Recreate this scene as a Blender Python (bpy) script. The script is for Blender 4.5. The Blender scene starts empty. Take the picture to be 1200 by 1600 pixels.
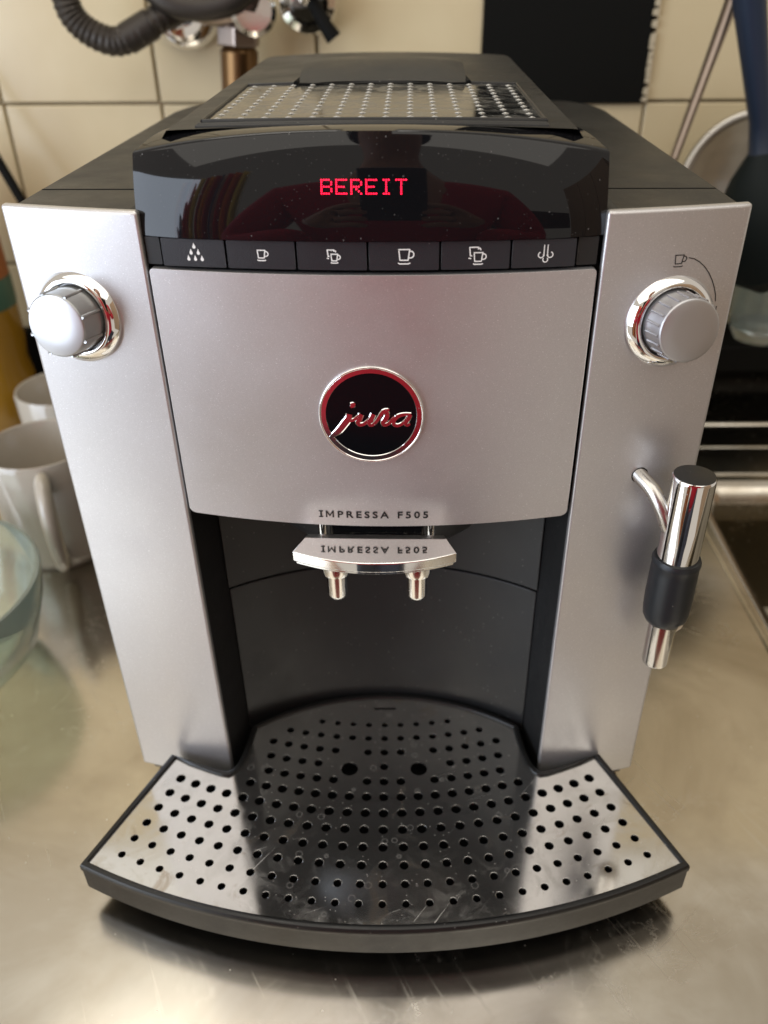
import bpy, math, random
from mathutils import Vector, Matrix
from mathutils.geometry import tessellate_polygon
random.seed(7)
S = bpy.context.scene
C = S.collection
R = math.radians
sin, cos, pi = math.sin, math.cos, math.pi

# ---------------------------------------------------------------- camera
cam = bpy.data.cameras.new("camera")
camo = bpy.data.objects.new("camera", cam); C.objects.link(camo); S.camera = camo
f_ = Vector((-0.03124853, 0.83851255, -0.54398551)); r_ = Vector((0.99951117, 0.0267457, -0.01618913)); u_ = Vector((-0.00097448, 0.54422548, 0.83893842))
camo.matrix_world = Matrix(((r_.x, u_.x, -f_.x, 0.0141156), (r_.y, u_.y, -f_.y, -0.3191981), (r_.z, u_.z, -f_.z, 0.3930196), (0, 0, 0, 1)))
cam.sensor_fit = 'VERTICAL'; cam.sensor_height = 36; cam.sensor_width = 27
cam.lens = 1291.1 / 1600 * 36
cam.clip_start = 0.01; cam.clip_end = 60
cam.dof.use_dof = True; cam.dof.focus_distance = 0.335; cam.dof.aperture_fstop = 8.3

# ---------------------------------------------------------------- light
S.view_settings.view_transform = 'Standard'; S.view_settings.look = 'None'
S.view_settings.exposure = 0.76; S.view_settings.gamma = 1.0
W = bpy.data.worlds.new("World"); S.world = W; W.use_nodes = True
bg = W.node_tree.nodes['Background']; bg.inputs[0].default_value = (0.66, 0.60, 0.52, 1); bg.inputs[1].default_value = 0.55

def area(name, loc, target, sx, sy, power, col):
    l = bpy.data.lights.new(name, 'AREA'); l.shape = 'RECTANGLE'; l.size = sx; l.size_y = sy; l.energy = power; l.color = col
    o = bpy.data.objects.new(name, l); C.objects.link(o); o.location = loc
    o.rotation_euler = (Vector(target) - Vector(loc)).to_track_quat('-Z', 'Y').to_euler()
    return o
area("window_light", (-1.55, -1.05, 0.45), (0, 0.1, 0.15), 1.5, 1.3, 22, (0.73, 0.84, 1.0))
area("wall_fill_light", (-0.28, 0.34, 1.70), (-0.2, 0.50, 0.9), 0.9, 0.25, 3.0, (1.0, 0.95, 0.86))  # added lamp out of view, brightens the painted upper wall
area("ceiling_light", (-0.1, -1.15, 1.75), (-0.1, -1.15, 0.0), 3.2, 1.9, 17, (1.0, 0.95, 0.86))

# ---------------------------------------------------------------- materials
def mat(name, col, rough=0.5, metal=0.0, spec=0.5, coat=0.0, coat_rough=0.03, trans=0.0, ior=1.45, emit=None, estr=0.0):
    m = bpy.data.materials.new(name); m.use_nodes = True
    b = m.node_tree.nodes['Principled BSDF']
    b.inputs['Base Color'].default_value = (*col, 1); b.inputs['Roughness'].default_value = rough
    b.inputs['Metallic'].default_value = metal; b.inputs['Specular IOR Level'].default_value = spec
    b.inputs['Coat Weight'].default_value = coat; b.inputs['Coat Roughness'].default_value = coat_rough
    b.inputs['Transmission Weight'].default_value = trans; b.inputs['IOR'].default_value = ior
    if emit: b.inputs['Emission Color'].default_value = (*emit, 1); b.inputs['Emission Strength'].default_value = estr
    m.diffuse_color = (*col, 1)
    return m
class N:
    """small node helper"""
    def __init__(s, m):
        s.m = m; s.t = m.node_tree; s.b = s.t.nodes['Principled BSDF']; s.co = s.t.nodes.new('ShaderNodeTexCoord').outputs['Object']
    def n(s, typ, **k):
        x = s.t.nodes.new(typ)
        for a, v in k.items(): setattr(x, a, v)
        return x
    def link(s, a, b): s.t.links.new(a, b)
    def mapped(s, scale=(1, 1, 1), rot=(0, 0, 0)):
        r = s.n('ShaderNodeMapping'); r.inputs['Rotation'].default_value = rot; s.link(s.co, r.inputs[0])
        x = s.n('ShaderNodeMapping'); x.inputs['Scale'].default_value = scale
        s.link(r.outputs[0], x.inputs[0]); return x.outputs[0]
    def noise(s, scale, detail=4, rough=0.55, vec=None, dist=0.0):
        x = s.n('ShaderNodeTexNoise'); x.inputs['Scale'].default_value = scale; x.inputs['Detail'].default_value = detail
        x.inputs['Roughness'].default_value = rough; x.inputs['Distortion'].default_value = dist
        s.link(vec or s.co, x.inputs['Vector']); return x.outputs['Fac']
    def voro(s, scale, vec=None, feature='F1', rnd=1.0):
        x = s.n('ShaderNodeTexVoronoi', feature=feature); x.inputs['Scale'].default_value = scale; x.inputs['Randomness'].default_value = rnd
        s.link(vec or s.co, x.inputs['Vector']); return x
    def ramp(s, fac, stops):
        x = s.n('ShaderNodeValToRGB'); e = x.color_ramp.elements
        while len(e) < len(stops): e.new(0.5)
        for i, (p, c) in enumerate(stops):
            e[i].position = p; c = c if hasattr(c, '__len__') else (c, c, c); e[i].color = (*c, 1)
        s.link(fac, x.inputs[0]); return x.outputs[0]
    def mix(s, fac, a, b, mode='MIX'):
        x = s.n('ShaderNodeMix', data_type='RGBA', blend_type=mode)
        for sock, v in ((x.inputs[0], fac), (x.inputs[6], a), (x.inputs[7], b)):
            if isinstance(v, (int, float)): sock.default_value = v
            elif isinstance(v, tuple): sock.default_value = (*v, 1)
            else: s.link(v, sock)
        return x.outputs[2]
    def math(s, op, a, b=0.0):
        x = s.n('ShaderNodeMath', operation=op)
        for sock, v in ((x.inputs[0], a), (x.inputs[1], b)):
            if isinstance(v, (int, float)): sock.default_value = v
            else: s.link(v, sock)
        return x.outputs[0]
    def bump(s, h, strength=0.1, dist=0.001, target='Normal'):
        x = s.n('ShaderNodeBump'); x.inputs['Strength'].default_value = strength; x.inputs['Distance'].default_value = dist
        s.link(h, x.inputs['Height']); s.link(x.outputs[0], s.b.inputs[target])
    def to(s, name, v): s.link(v, s.b.inputs[name])
    def dust(s, scale=900, thr=0.10, keep=0.72):
        """sparse irregular specks, 0..1"""
        v = s.voro(scale); d = s.ramp(v.outputs['Distance'], [(thr * 0.6, 1.0), (thr, 0.0)])
        sep = s.n('ShaderNodeSeparateColor'); s.link(v.outputs['Color'], sep.inputs[0])
        k = s.math('GREATER_THAN', sep.outputs[0], keep)
        return s.math('MULTIPLY', d, k)

def silver_mat():
    m = mat("silver_lacquer", (0.56, 0.55, 0.55), 0.36, 0.82); n = N(m)
    fl = n.voro(3800); sep = n.n('ShaderNodeSeparateColor'); n.link(fl.outputs['Color'], sep.inputs[0])
    flake = n.ramp(sep.outputs[0], [(0.0, (0.53, 0.52, 0.52)), (0.80, (0.57, 0.56, 0.56)), (0.985, (0.61, 0.60, 0.60)), (1.0, (0.80, 0.80, 0.81))])
    specks = n.dust(260, 0.10, 0.93)
    n.to('Base Color', n.mix(n.math('MULTIPLY', specks, 0.6), flake, (0.85, 0.85, 0.83)))
    sm = n.noise(22, 5, 0.6)
    n.to('Roughness', n.ramp(sm, [(0.3, 0.35), (0.7, 0.45)]))
    n.bump(sep.outputs[1], 0.05, 0.0002)
    return m
def black_satin(name="black_satin_plastic", col=(0.012, 0.012, 0.012), rough=0.42, tex=0.12, dust=True):
    m = mat(name, col, rough, 0, 0.5); n = N(m)
    g = n.noise(2600, 2, 0.6); n.bump(g, tex, 0.0003)
    sm = n.noise(30, 5, 0.65)
    n.to('Roughness', n.ramp(sm, [(0.3, rough - 0.08), (0.75, rough + 0.12)]))
    if dust:
        d = n.dust(420, 0.13, 0.80)
        n.to('Base Color', n.mix(n.math('MULTIPLY', d, 0.30), col, (0.5, 0.48, 0.44)))
    return m
def gloss_black():
    m = mat("gloss_black", (0.005, 0.005, 0.006), 0.035, 0, 0.42); n = N(m)
    d = n.dust(330, 0.11, 0.80); d2 = n.dust(1100, 0.16, 0.88)
    dd = n.math('MAXIMUM', d, d2)
    n.to('Base Color', n.mix(n.math('MULTIPLY', dd, 0.18), (0.005, 0.005, 0.006), (0.5, 0.48, 0.46)))
    n.to('Roughness', n.math('ADD', n.ramp(n.noise(40, 5), [(0.35, 0.02), (0.75, 0.06)]), n.math('MULTIPLY', dd, 0.4)))
    return m
def lid_mat():
    m = mat("smoked_clear_lid", (0.012, 0.012, 0.012), 0.09, 0, 0.9); n = N(m)
    d = n.dust(330, 0.15, 0.5); d2 = n.dust(900, 0.2, 0.6); dd = n.math('MAXIMUM', d, d2)
    sm = n.ramp(n.noise(45, 6, 0.7, dist=1.5), [(0.42, 0.0), (0.62, 1.0)])
    n.to('Base Color', n.mix(n.math('MULTIPLY', dd, 0.55), n.mix(sm, (0.006, 0.006, 0.006), (0.085, 0.085, 0.08)), (0.45, 0.44, 0.42)))
    n.to('Roughness', n.math('ADD', n.math('MULTIPLY', sm, 0.20), 0.07))
    return m
def chrome_mat(name="chrome", col=(0.82, 0.81, 0.80), rough=0.035, spots=True):
    m = mat(name, col, rough, 1.0); n = N(m)
    if spots:
        d = n.dust(500, 0.14, 0.75)
        n.to('Roughness', n.math('ADD', n.ramp(n.noise(90, 4), [(0.4, rough), (0.8, rough + 0.08)]), n.math('MULTIPLY', d, 0.4)))
        n.to('Base Color', n.mix(n.math('MULTIPLY', d, 0.4), col, (0.6, 0.58, 0.54)))
    return m
def tray_steel():
    m = mat("polished_tray_steel", (0.62, 0.61, 0.59), 0.06, 0.965); n = N(m)
    sc = n.noise(700, 3, 0.6, n.mapped((1.0, 0.035, 1.0), (0, 0, R(38))))
    sc2 = n.noise(900, 3, 0.6, n.mapped((0.03, 1.0, 1.0), (0, 0, R(-20))))
    s1 = n.ramp(sc, [(0.64, 0.0), (0.72, 1.0)]); s2 = n.ramp(sc2, [(0.66, 0.0), (0.74, 1.0)])
    zone = n.ramp(n.noise(26, 3, 0.6), [(0.45, 0.0), (0.62, 1.0)])
    scr = n.math('MULTIPLY', n.math('MAXIMUM', s1, s2), zone)
    sm = n.ramp(n.noise(60, 6, 0.7, dist=1.0), [(0.48, 0.0), (0.66, 1.0)])
    big = n.ramp(n.noise(16, 4, 0.6, dist=0.6), [(0.40, 0.0), (0.7, 1.0)])
    rf = n.math('ADD', n.math('ADD', n.math('MULTIPLY', sm, 0.12), n.math('MULTIPLY', scr, 0.25)), n.math('ADD', n.math('MULTIPLY', big, 0.07), 0.065))
    n.to('Roughness', rf)
    d = n.dust(420, 0.15, 0.72)
    drop = n.voro(130, feature='F1'); ringm = n.ramp(drop.outputs['Distance'], [(0.17, 0.0), (0.20, 1.0), (0.23, 1.0), (0.26, 0.0)])
    sep = n.n('ShaderNodeSeparateColor'); n.link(drop.outputs['Color'], sep.inputs[0])
    ringm = n.math('MULTIPLY', ringm, n.math('GREATER_THAN', sep.outputs[1], 0.80))
    dd = n.math('MAXIMUM', n.math('MULTIPLY', d, 0.6), n.math('MULTIPLY', ringm, 0.22))
    st = n.math('MULTIPLY', n.ramp(n.noise(34, 5, 0.65, dist=1.2), [(0.60, 0.0), (0.68, 1.0)]), 0.55)
    base = n.mix(st, n.mix(n.math('MULTIPLY', sm, 0.5), (0.62, 0.61, 0.59), (0.50, 0.49, 0.46)), (0.30, 0.22, 0.14))
    n.to('Base Color', n.mix(dd, base, (0.75, 0.72, 0.66)))
    n.to('Metallic', n.math('SUBTRACT', 0.965, n.math('MULTIPLY', n.math('ADD', dd, n.math('MULTIPLY', st, 0.25)), 0.5)))
    n.bump(n.noise(14, 2), 0.05, 0.002)
    return m
def counter_steel(dark=False):  # dark: shade inside the sink put into the steel colour
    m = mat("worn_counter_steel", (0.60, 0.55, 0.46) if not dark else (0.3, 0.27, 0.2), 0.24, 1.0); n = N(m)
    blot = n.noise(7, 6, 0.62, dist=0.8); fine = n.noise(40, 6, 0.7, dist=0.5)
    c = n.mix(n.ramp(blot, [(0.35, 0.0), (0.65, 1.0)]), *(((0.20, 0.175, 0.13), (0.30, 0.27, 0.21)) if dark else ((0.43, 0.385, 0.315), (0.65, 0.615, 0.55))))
    c = n.mix(n.ramp(fine, [(0.55, 0.0), (0.75, 0.45)]), c, (0.42, 0.37, 0.30))
    # chalky scale: edges of dried puddles
    v = n.noise(16, 5, 0.6, dist=2.0); edge = n.ramp(v, [(0.555, 0.0), (0.568, 1.0), (0.585, 0.0)])
    zone = n.ramp(n.noise(5, 3), [(0.50, 0.0), (0.6, 1.0)])
    edge = n.math('MULTIPLY', edge, zone)
    d = n.dust(200, 0.10, 0.86)
    wm = n.math('MAXIMUM', n.math('MULTIPLY', edge, 0.22), n.math('MULTIPLY', d, 0.5))
    n.to('Base Color', n.mix(wm, c, (0.75, 0.72, 0.66)))
    brush = n.noise(260, 3, 0.6, n.mapped((1, 0.02, 1), (0, 0, R(-28))))
    rr = n.math('ADD', n.ramp(blot, [(0.3, 0.20), (0.7, 0.10)]), n.math('MULTIPLY', n.ramp(brush, [(0.62, 0.0), (0.68, 1.0)]), 0.05))
    rr = n.math('ADD', rr, n.math('MULTIPLY', fine, 0.08))
    f1 = n.ramp(n.noise(420, 2, 0.5, n.mapped((1, 0.012, 1), (0, 0, R(-33)))), [(0.66, 0.0), (0.70, 1.0)])
    f2 = n.ramp(n.noise(380, 2, 0.5, n.mapped((1, 0.015, 1), (0, 0, R(48)))), [(0.68, 0.0), (0.72, 1.0)])
    fs = n.math('MULTIPLY', n.math('MAXIMUM', f1, f2), n.ramp(n.noise(11, 3), [(0.42, 0.0), (0.6, 1.0)]))
    rr = n.math('ADD', rr, n.math('MULTIPLY', fs, 0.09))
    n.to('Roughness', n.math('ADD', rr, n.math('MULTIPLY', wm, 0.5)))
    n.bump(n.noise(9, 3), 0.10, 0.004)
    return m
def tile_mat():
    m = mat("cream_glazed_tile", (0.60, 0.52, 0.35), 0.22, 0, 0.5); n = N(m)
    n.to('Base Color', n.mix(n.ramp(n.noise(6, 4), [(0.35, 0.0), (0.7, 1.0)]), (0.62, 0.525, 0.345), (0.53, 0.435, 0.27)))
    n.bump(n.noise(12, 3), 0.12, 0.004)
    return m

M = dict(
    silver=silver_mat(), satin=black_satin(), gloss=gloss_black(), lid=lid_mat(),
    housing=black_satin("charcoal_housing", (0.016, 0.016, 0.015), 0.45, 0.25),
    button=black_satin("button_plastic", (0.020, 0.021, 0.025), 0.33, 0.35),
    cavity=black_satin("cavity_plastic", (0.010, 0.0105, 0.011), 0.36, 0.25),
    rubber=black_satin("black_rubber", (0.010, 0.012, 0.014), 0.40, 0.10),
    void=mat("dark_gap", (0.003, 0.003, 0.003), 0.8, 0, 0.2),
    chrome=chrome_mat(), chrome_old=chrome_mat("water_spotted_chrome", (0.62, 0.60, 0.57), 0.10),
    satin_metal=mat("satin_knob_metal", (0.47, 0.47, 0.48), 0.38, 0.9),
    satin_grey=mat("grey_knob_body", (0.36, 0.37, 0.37), 0.30, 0.75),
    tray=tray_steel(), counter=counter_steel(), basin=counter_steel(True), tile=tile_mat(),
    paint=mat("white_wall_paint", (0.78, 0.76, 0.70), 0.8), cabinet=mat("dark_brown_laminate", (0.045, 0.028, 0.018), 0.35),
    pipe=chrome_mat('milky_pipe_steel', (0.55, 0.53, 0.50), 0.24),
    wood=mat('warm_wood', (0.30, 0.20, 0.12), 0.45),
    rim=black_satin('black_rim_plastic', (0.007, 0.007, 0.007), 0.36, 0.15),
    enamel=mat("black_badge_enamel", (0.004, 0.004, 0.005), 0.08, 0, 0.18),
    grout=mat("tan_grout", (0.38, 0.30, 0.18), 0.85),
    white_print=mat("white_print", (0.80, 0.80, 0.78), 0.5), black_print=mat("black_print", (0.010, 0.010, 0.010), 0.45),
    led=mat("red_led", (0.4, 0.0, 0.02), 0.5, emit=(1.0, 0.006, 0.035), estr=4.5),
    dot=mat("pale_lid_dots", (0.42, 0.41, 0.38), 0.35),
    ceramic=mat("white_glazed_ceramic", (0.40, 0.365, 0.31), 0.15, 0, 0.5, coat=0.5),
    coffee=mat("coffee_dregs", (0.22, 0.13, 0.04), 0.12),
    glass=mat("green_tinted_glass", (0.78, 0.86, 0.78), 0.05, trans=0.88, ior=1.48),
    clear=mat("cloudy_glass", (0.72, 0.80, 0.80), 0.12, trans=0.85, ior=1.45),
    brass=mat("aged_brass", (0.15, 0.085, 0.038), 0.34, 1.0),
    braid=mat("dark_braided_hose", (0.045, 0.038, 0.032), 0.42, 0.6),
    steel_dull=mat("dull_steel", (0.29, 0.235, 0.20), 0.32, 1.0),
    blue=mat("dark_blue_silicone", (0.008, 0.018, 0.042), 0.42),
    teal=mat("dark_teal_silicone", (0.003, 0.007, 0.008), 0.65, 0, 0.25),
    black=mat("matt_black", (0.004, 0.004, 0.0035), 0.75, 0, 0.15),
    plaster=mat("broken_plaster", (0.46, 0.40, 0.29), 0.9),
    yellow=mat("yellow_plastic", (0.22, 0.115, 0.010), 0.15), orange=mat("orange_plastic", (0.26, 0.07, 0.008), 0.4),
    green=mat("green_label", (0.035, 0.09, 0.06), 0.45),
    red_wool=mat("red_sweater", (0.55, 0.015, 0.040), 0.8), skin=mat("skin", (0.50, 0.26, 0.18), 0.5),
    hair=mat("dark_hair", (0.02, 0.012, 0.01), 0.5), denim=mat("dark_trousers", (0.03, 0.035, 0.05), 0.8),
    phone=mat("black_phone", (0.01, 0.01, 0.01), 0.2), mesh_steel=mat("sieve_wire", (0.45, 0.43, 0.40), 0.3, 1.0),
)

# ---------------------------------------------------------------- builders
def tag(o, label=None, cat=None, group=None, kind=None):
    for k, v in (('label', label), ('category', cat), ('group', group), ('kind', kind)):
        if v: o[k] = v
    return o
def empty(name, loc=(0, 0, 0)):
    o = bpy.data.objects.new(name, None); C.objects.link(o); o.location = loc; o.empty_display_size = 0.02
    return o
def obj(name, vf, m, parent=None, smooth=True, bevel=0, sharp=35, segs=2):
    v, f = vf
    me = bpy.data.meshes.new(name); me.from_pydata([tuple(p) for p in v], [], f); me.validate(); me.update()
    me.materials.append(m)
    if smooth:
        me.shade_smooth()
        try: me.set_sharp_from_angle(angle=R(sharp))
        except Exception: pass
    o = bpy.data.objects.new(name, me); C.objects.link(o)
    if parent: o.parent = parent
    if bevel:
        b = o.modifiers.new("bevel", 'BEVEL'); b.width = bevel; b.segments = segs; b.limit_method = 'ANGLE'; b.angle_limit = R(40)
        b.harden_normals = False
    return o
def join(*vfs):
    V, F = [], []
    for v, f in vfs:
        k = len(V); V += [tuple(p) for p in v]; F += [tuple(i + k for i in q) for q in f]
    return V, F
def box(x0, x1, y0, y1, z0, z1):
    return ([(x0, y0, z0), (x1, y0, z0), (x1, y1, z0), (x0, y1, z0), (x0, y0, z1), (x1, y0, z1), (x1, y1, z1), (x0, y1, z1)],
            [(0, 3, 2, 1), (4, 5, 6, 7), (0, 1, 5, 4), (1, 2, 6, 5), (2, 3, 7, 6), (3, 0, 4, 7)])
def prism(out, z0, z1, fmap=None):
    """outline (x,y) counter-clockwise, extruded in z; caps tessellated"""
    n = len(out); V = [(x, y, z0) for x, y in out] + [(x, y, z1) for x, y in out]
    if fmap: V = [fmap(*p) for p in V]
    tri = tessellate_polygon([[Vector((x, y, 0)) for x, y in out]])
    F = []
    for t in tri:
        a, b, c = t
        cr = (out[b][0] - out[a][0]) * (out[c][1] - out[a][1]) - (out[b][1] - out[a][1]) * (out[c][0] - out[a][0])
        if cr < 0: a, b, c = a, c, b
        F += [(a + n, b + n, c + n), (c, b, a)]
    F += [(i, (i + 1) % n, (i + 1) % n + n, i + n) for i in range(n)]
    return V, F
def ngon_prism(out, z0, z1):
    n = len(out); V = [(x, y, z0) for x, y in out] + [(x, y, z1) for x, y in out]
    return V, [tuple(range(n, 2 * n)), tuple(range(n - 1, -1, -1))] + [(i, (i + 1) % n, (i + 1) % n + n, i + n) for i in range(n)]
def frame(axis):
    a = Vector(axis).normalized(); t = Vector((0, 0, 1)) if abs(a.z) < 0.9 else Vector((1, 0, 0))
    x = t.cross(a).normalized(); y = a.cross(x)
    return x, y, a
def lathe(prof, n=48, origin=(0, 0, 0), axis=(0, 0, 1), close=False):
    """prof: (r, h) pairs; r==0 ends closed by a point"""
    X, Y, A = frame(axis); O = Vector(origin); V = []; F = []; rows = []
    for r, h in prof:
        if r < 1e-7: rows.append([len(V)]); V.append(O + A * h)
        else:
            rows.append(list(range(len(V), len(V) + n)))
            for i in range(n):
                t = 2 * pi * i / n; V.append(O + X * (r * cos(t)) + Y * (r * sin(t)) + A * h)
    prs = list(zip(rows, rows[1:])) + ([(rows[-1], rows[0])] if close else [])
    for a, b in prs:
        for i in range(n):
            j = (i + 1) % n
            if len(a) == 1 and len(b) > 1: F.append((a[0], b[j], b[i]))
            elif len(b) == 1 and len(a) > 1: F.append((a[i], a[j], b[0]))
            elif len(a) > 1: F.append((a[i], a[j], b[j], b[i]))
    return V, F
def smooth_path(pts, k=6):
    P = [Vector(p) for p in pts]; out = []
    for i in range(len(P) - 1):
        p0 = P[max(i - 1, 0)]; p1 = P[i]; p2 = P[i + 1]; p3 = P[min(i + 2, len(P) - 1)]
        for j in range(k):
            t = j / k
            out.append(0.5 * ((2 * p1) + (p2 - p0) * t + (2 * p0 - 5 * p1 + 4 * p2 - p3) * t * t + (3 * p1 - p0 - 3 * p2 + p3) * t ** 3))
    out.append(P[-1]); return out
def tube(pts, r, n=16, caps=True, flat=(1, 1)):
    P = [Vector(p) for p in pts]; rr = r if hasattr(r, '__len__') else [r] * len(P)
    V = []; F = []; prev = None
    for i, p in enumerate(P):
        d = (P[min(i + 1, len(P) - 1)] - P[max(i - 1, 0)]).normalized()
        if prev is None: X = frame(d)[0]
        else: X = (prev - d * prev.dot(d)).normalized()
        prev = X; Y = d.cross(X)
        for k in range(n):
            t = 2 * pi * k / n; V.append(p + X * (rr[i] * cos(t) * flat[0]) + Y * (rr[i] * sin(t) * flat[1]))
    for i in range(len(P) - 1):
        for k in range(n):
            j = (k + 1) % n; F.append((i * n + k, i * n + j, (i + 1) * n + j, (i + 1) * n + k))
    if caps: F += [tuple(range(n - 1, -1, -1)), tuple(range((len(P) - 1) * n, len(P) * n))]
    return V, F
def surf(nu, nv, fn, close_u=False):
    V = [fn(i / nu, j / nv) for j in range(nv + 1) for i in range(nu + 1)]
    F = [(j * (nu + 1) + i, j * (nu + 1) + i + 1, (j + 1) * (nu + 1) + i + 1, (j + 1) * (nu + 1) + i) for j in range(nv) for i in range(nu)]
    return V, F
def colslab(xs, zlo, zhi, yf, yb, nz=6):
    """solid whose front face follows yf(x,z) and back yb(x,z), column by column"""
    nx = len(xs); V = []; F = []
    for fn in (yf, yb):
        for x in xs:
            a, b = zlo(x), zhi(x)
            for j in range(nz + 1):
                z = a + (b - a) * j / nz; V.append((x, fn(x, z), z))
    n1 = nz + 1; off = nx * n1
    idx = lambda s, i, j: s * off + i * n1 + j
    for i in range(nx - 1):
        for j in range(nz):
            F.append((idx(0, i, j), idx(0, i + 1, j), idx(0, i + 1, j + 1), idx(0, i, j + 1)))
            F.append((idx(1, i, j), idx(1, i, j + 1), idx(1, i + 1, j + 1), idx(1, i + 1, j)))
        F.append((idx(0, i, 0), idx(1, i, 0), idx(1, i + 1, 0), idx(0, i + 1, 0)))
        F.append((idx(0, i, nz), idx(0, i + 1, nz), idx(1, i + 1, nz), idx(1, i, nz)))
    for j in range(nz):
        F.append((idx(0, 0, j), idx(0, 0, j + 1), idx(1, 0, j + 1), idx(1, 0, j)))
        F.append((idx(0, nx - 1, j), idx(1, nx - 1, j), idx(1, nx - 1, j + 1), idx(0, nx - 1, j + 1)))
    return V, F
def cols(x0, x1, rad, n=24, k=6):
    a = [x0 + rad * (1 - cos(pi / 2 * i / k)) for i in range(k + 1)]
    b = [x1 - rad * (1 - cos(pi / 2 * i / k)) for i in range(k + 1)][::-1]
    mid = [a[-1] + (b[0] - a[-1]) * i / n for i in range(1, n)]
    return a + mid + b
def rcut(x, x0, x1, rad):
    """how far a rounded corner cuts in at x"""
    d = min(x - x0, x1 - x)
    if d >= rad: return 0.0
    return rad - math.sqrt(max(0, rad * rad - (rad - d) ** 2))
def strokes(lines, width, fmap, lift=0.0):
    """flat ribbons along 2-D polylines; width number or per-point list; fmap(u,v,lift)->xyz"""
    V = []; F = []
    for li, L in enumerate(lines):
        w = width[li] if isinstance(width, list) else width
        P = [Vector(p) for p in L]; n = len(P)
        for i, p in enumerate(P):
            a = (p - P[i - 1]).normalized() if i else None
            b = (P[i + 1] - p).normalized() if i < n - 1 else None
            a = a or b; b = b or a
            t = (a + b); t = t.normalized() if t.length > 1e-6 else a
            nr = Vector((-t.y, t.x)); c = max(0.45, nr.dot(Vector((-a.y, a.x))))
            ww = (w[i] if hasattr(w, '__len__') else w) / 2 / c
            for s in (1, -1):
                q = p + nr * ww * s; V.append(fmap(q.x, q.y, lift))
        k = len(V) - 2 * n
        for i in range(n - 1): F.append((k + 2 * i, k + 2 * i + 1, k + 2 * i + 3, k + 2 * i + 2))
    return V, F
def poly(pts, fmap, lift=0.0):
    V = [fmap(x, y, lift) for x, y in pts]
    return V, [tuple(t) for t in tessellate_polygon([[Vector((x, y, 0)) for x, y in pts]])]
def arc2(cx, cy, r, a0, a1, n=10, ry=None):
    ry = ry or r
    return [(cx + r * cos(R(a0 + (a1 - a0) * i / n)), cy + ry * sin(R(a0 + (a1 - a0) * i / n))) for i in range(n + 1)]
def Fx(x): return -0.019 + 0.97 * x * x
def on_front(off=0.0):
    return lambda u, v, l=0.0: (u, Fx(u) + off - l, v)

# ================================================================ SETTING
wall = obj("wall", box(-1.2, 1.3, 0.548, 0.60, -0.2, 1.9), M['grout'], None, False)
tag(wall, kind='structure')
obj("painted_plaster", box(-1.2, 1.3, 0.535, 0.5478, 0.901, 1.9), M['paint'], wall, False)
T = 0.1512; x_g = 0.0800; z_g = 0.2935; slope = -0.009
tile_vf = None
for ix in range(-7, 8):
    for iz in range(-2, 4):
        x0 = x_g + ix * T; z0 = z_g + iz * T - slope * 0
        if z0 + T < -0.02: continue
        if ix == 0 and iz in (0, 1): continue
        j = lambda s: random.uniform(-s, s)
        w = T - 0.0026
        if tile_vf is None:
            o = obj("tile", box(0, w, -0.007, 0, 0, w), M['tile'], wall, True, 0.0012); tile_me = o.data; tile_vf = o
        else:
            o = bpy.data.objects.new("tile", tile_me); C.objects.link(o); o.parent = wall
            b = o.modifiers.new("bevel", 'BEVEL'); b.width = 0.0012; b.segments = 2; b.limit_method = 'ANGLE'
        o.location = (x0 + 0.0013, 0.5475 + j(0.0004), z0 + 0.0013 + slope * x0 - 0.0002)
        o.rotation_euler = (j(0.003), 0.009 + j(0.002), j(0.003))
# opening where tiles are gone: dark board and a ragged right edge of plaster
ob = obj("dark_board", box(x_g - 0.001, x_g + T * 0.985, 0.536, 0.5478, z_g - 0.003, z_g + 2 * T), M['black'], wall, False)
pts = []
zz = z_g - 0.001
chipsV = []
while zz < z_g + 2 * T:
    h = random.uniform(0.003, 0.010); w = random.uniform(0.0002, 0.0020)
    xx = x_g + T * 0.985
    chipsV.append(([(xx - w, 0.535, zz), (xx + 0.004, 0.535, zz - 0.001), (xx + 0.004, 0.535, zz + h), (xx - w * random.uniform(0.2, 1), 0.535, zz + h * 0.8),
                    (xx - w, 0.541, zz), (xx + 0.004, 0.541, zz - 0.001), (xx + 0.004, 0.541, zz + h), (xx - w * 0.5, 0.541, zz + h * 0.8)],
                   [(0, 1, 2, 3), (0, 4, 5, 1), (3, 2, 6, 7), (0, 3, 7, 4), (1, 5, 6, 2)]))
    zz += h * random.uniform(0.9, 1.6)
pl = obj("plaster_edge", join(*chipsV), M['plaster'], wall, False); pl['kind'] = 'stuff'

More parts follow.
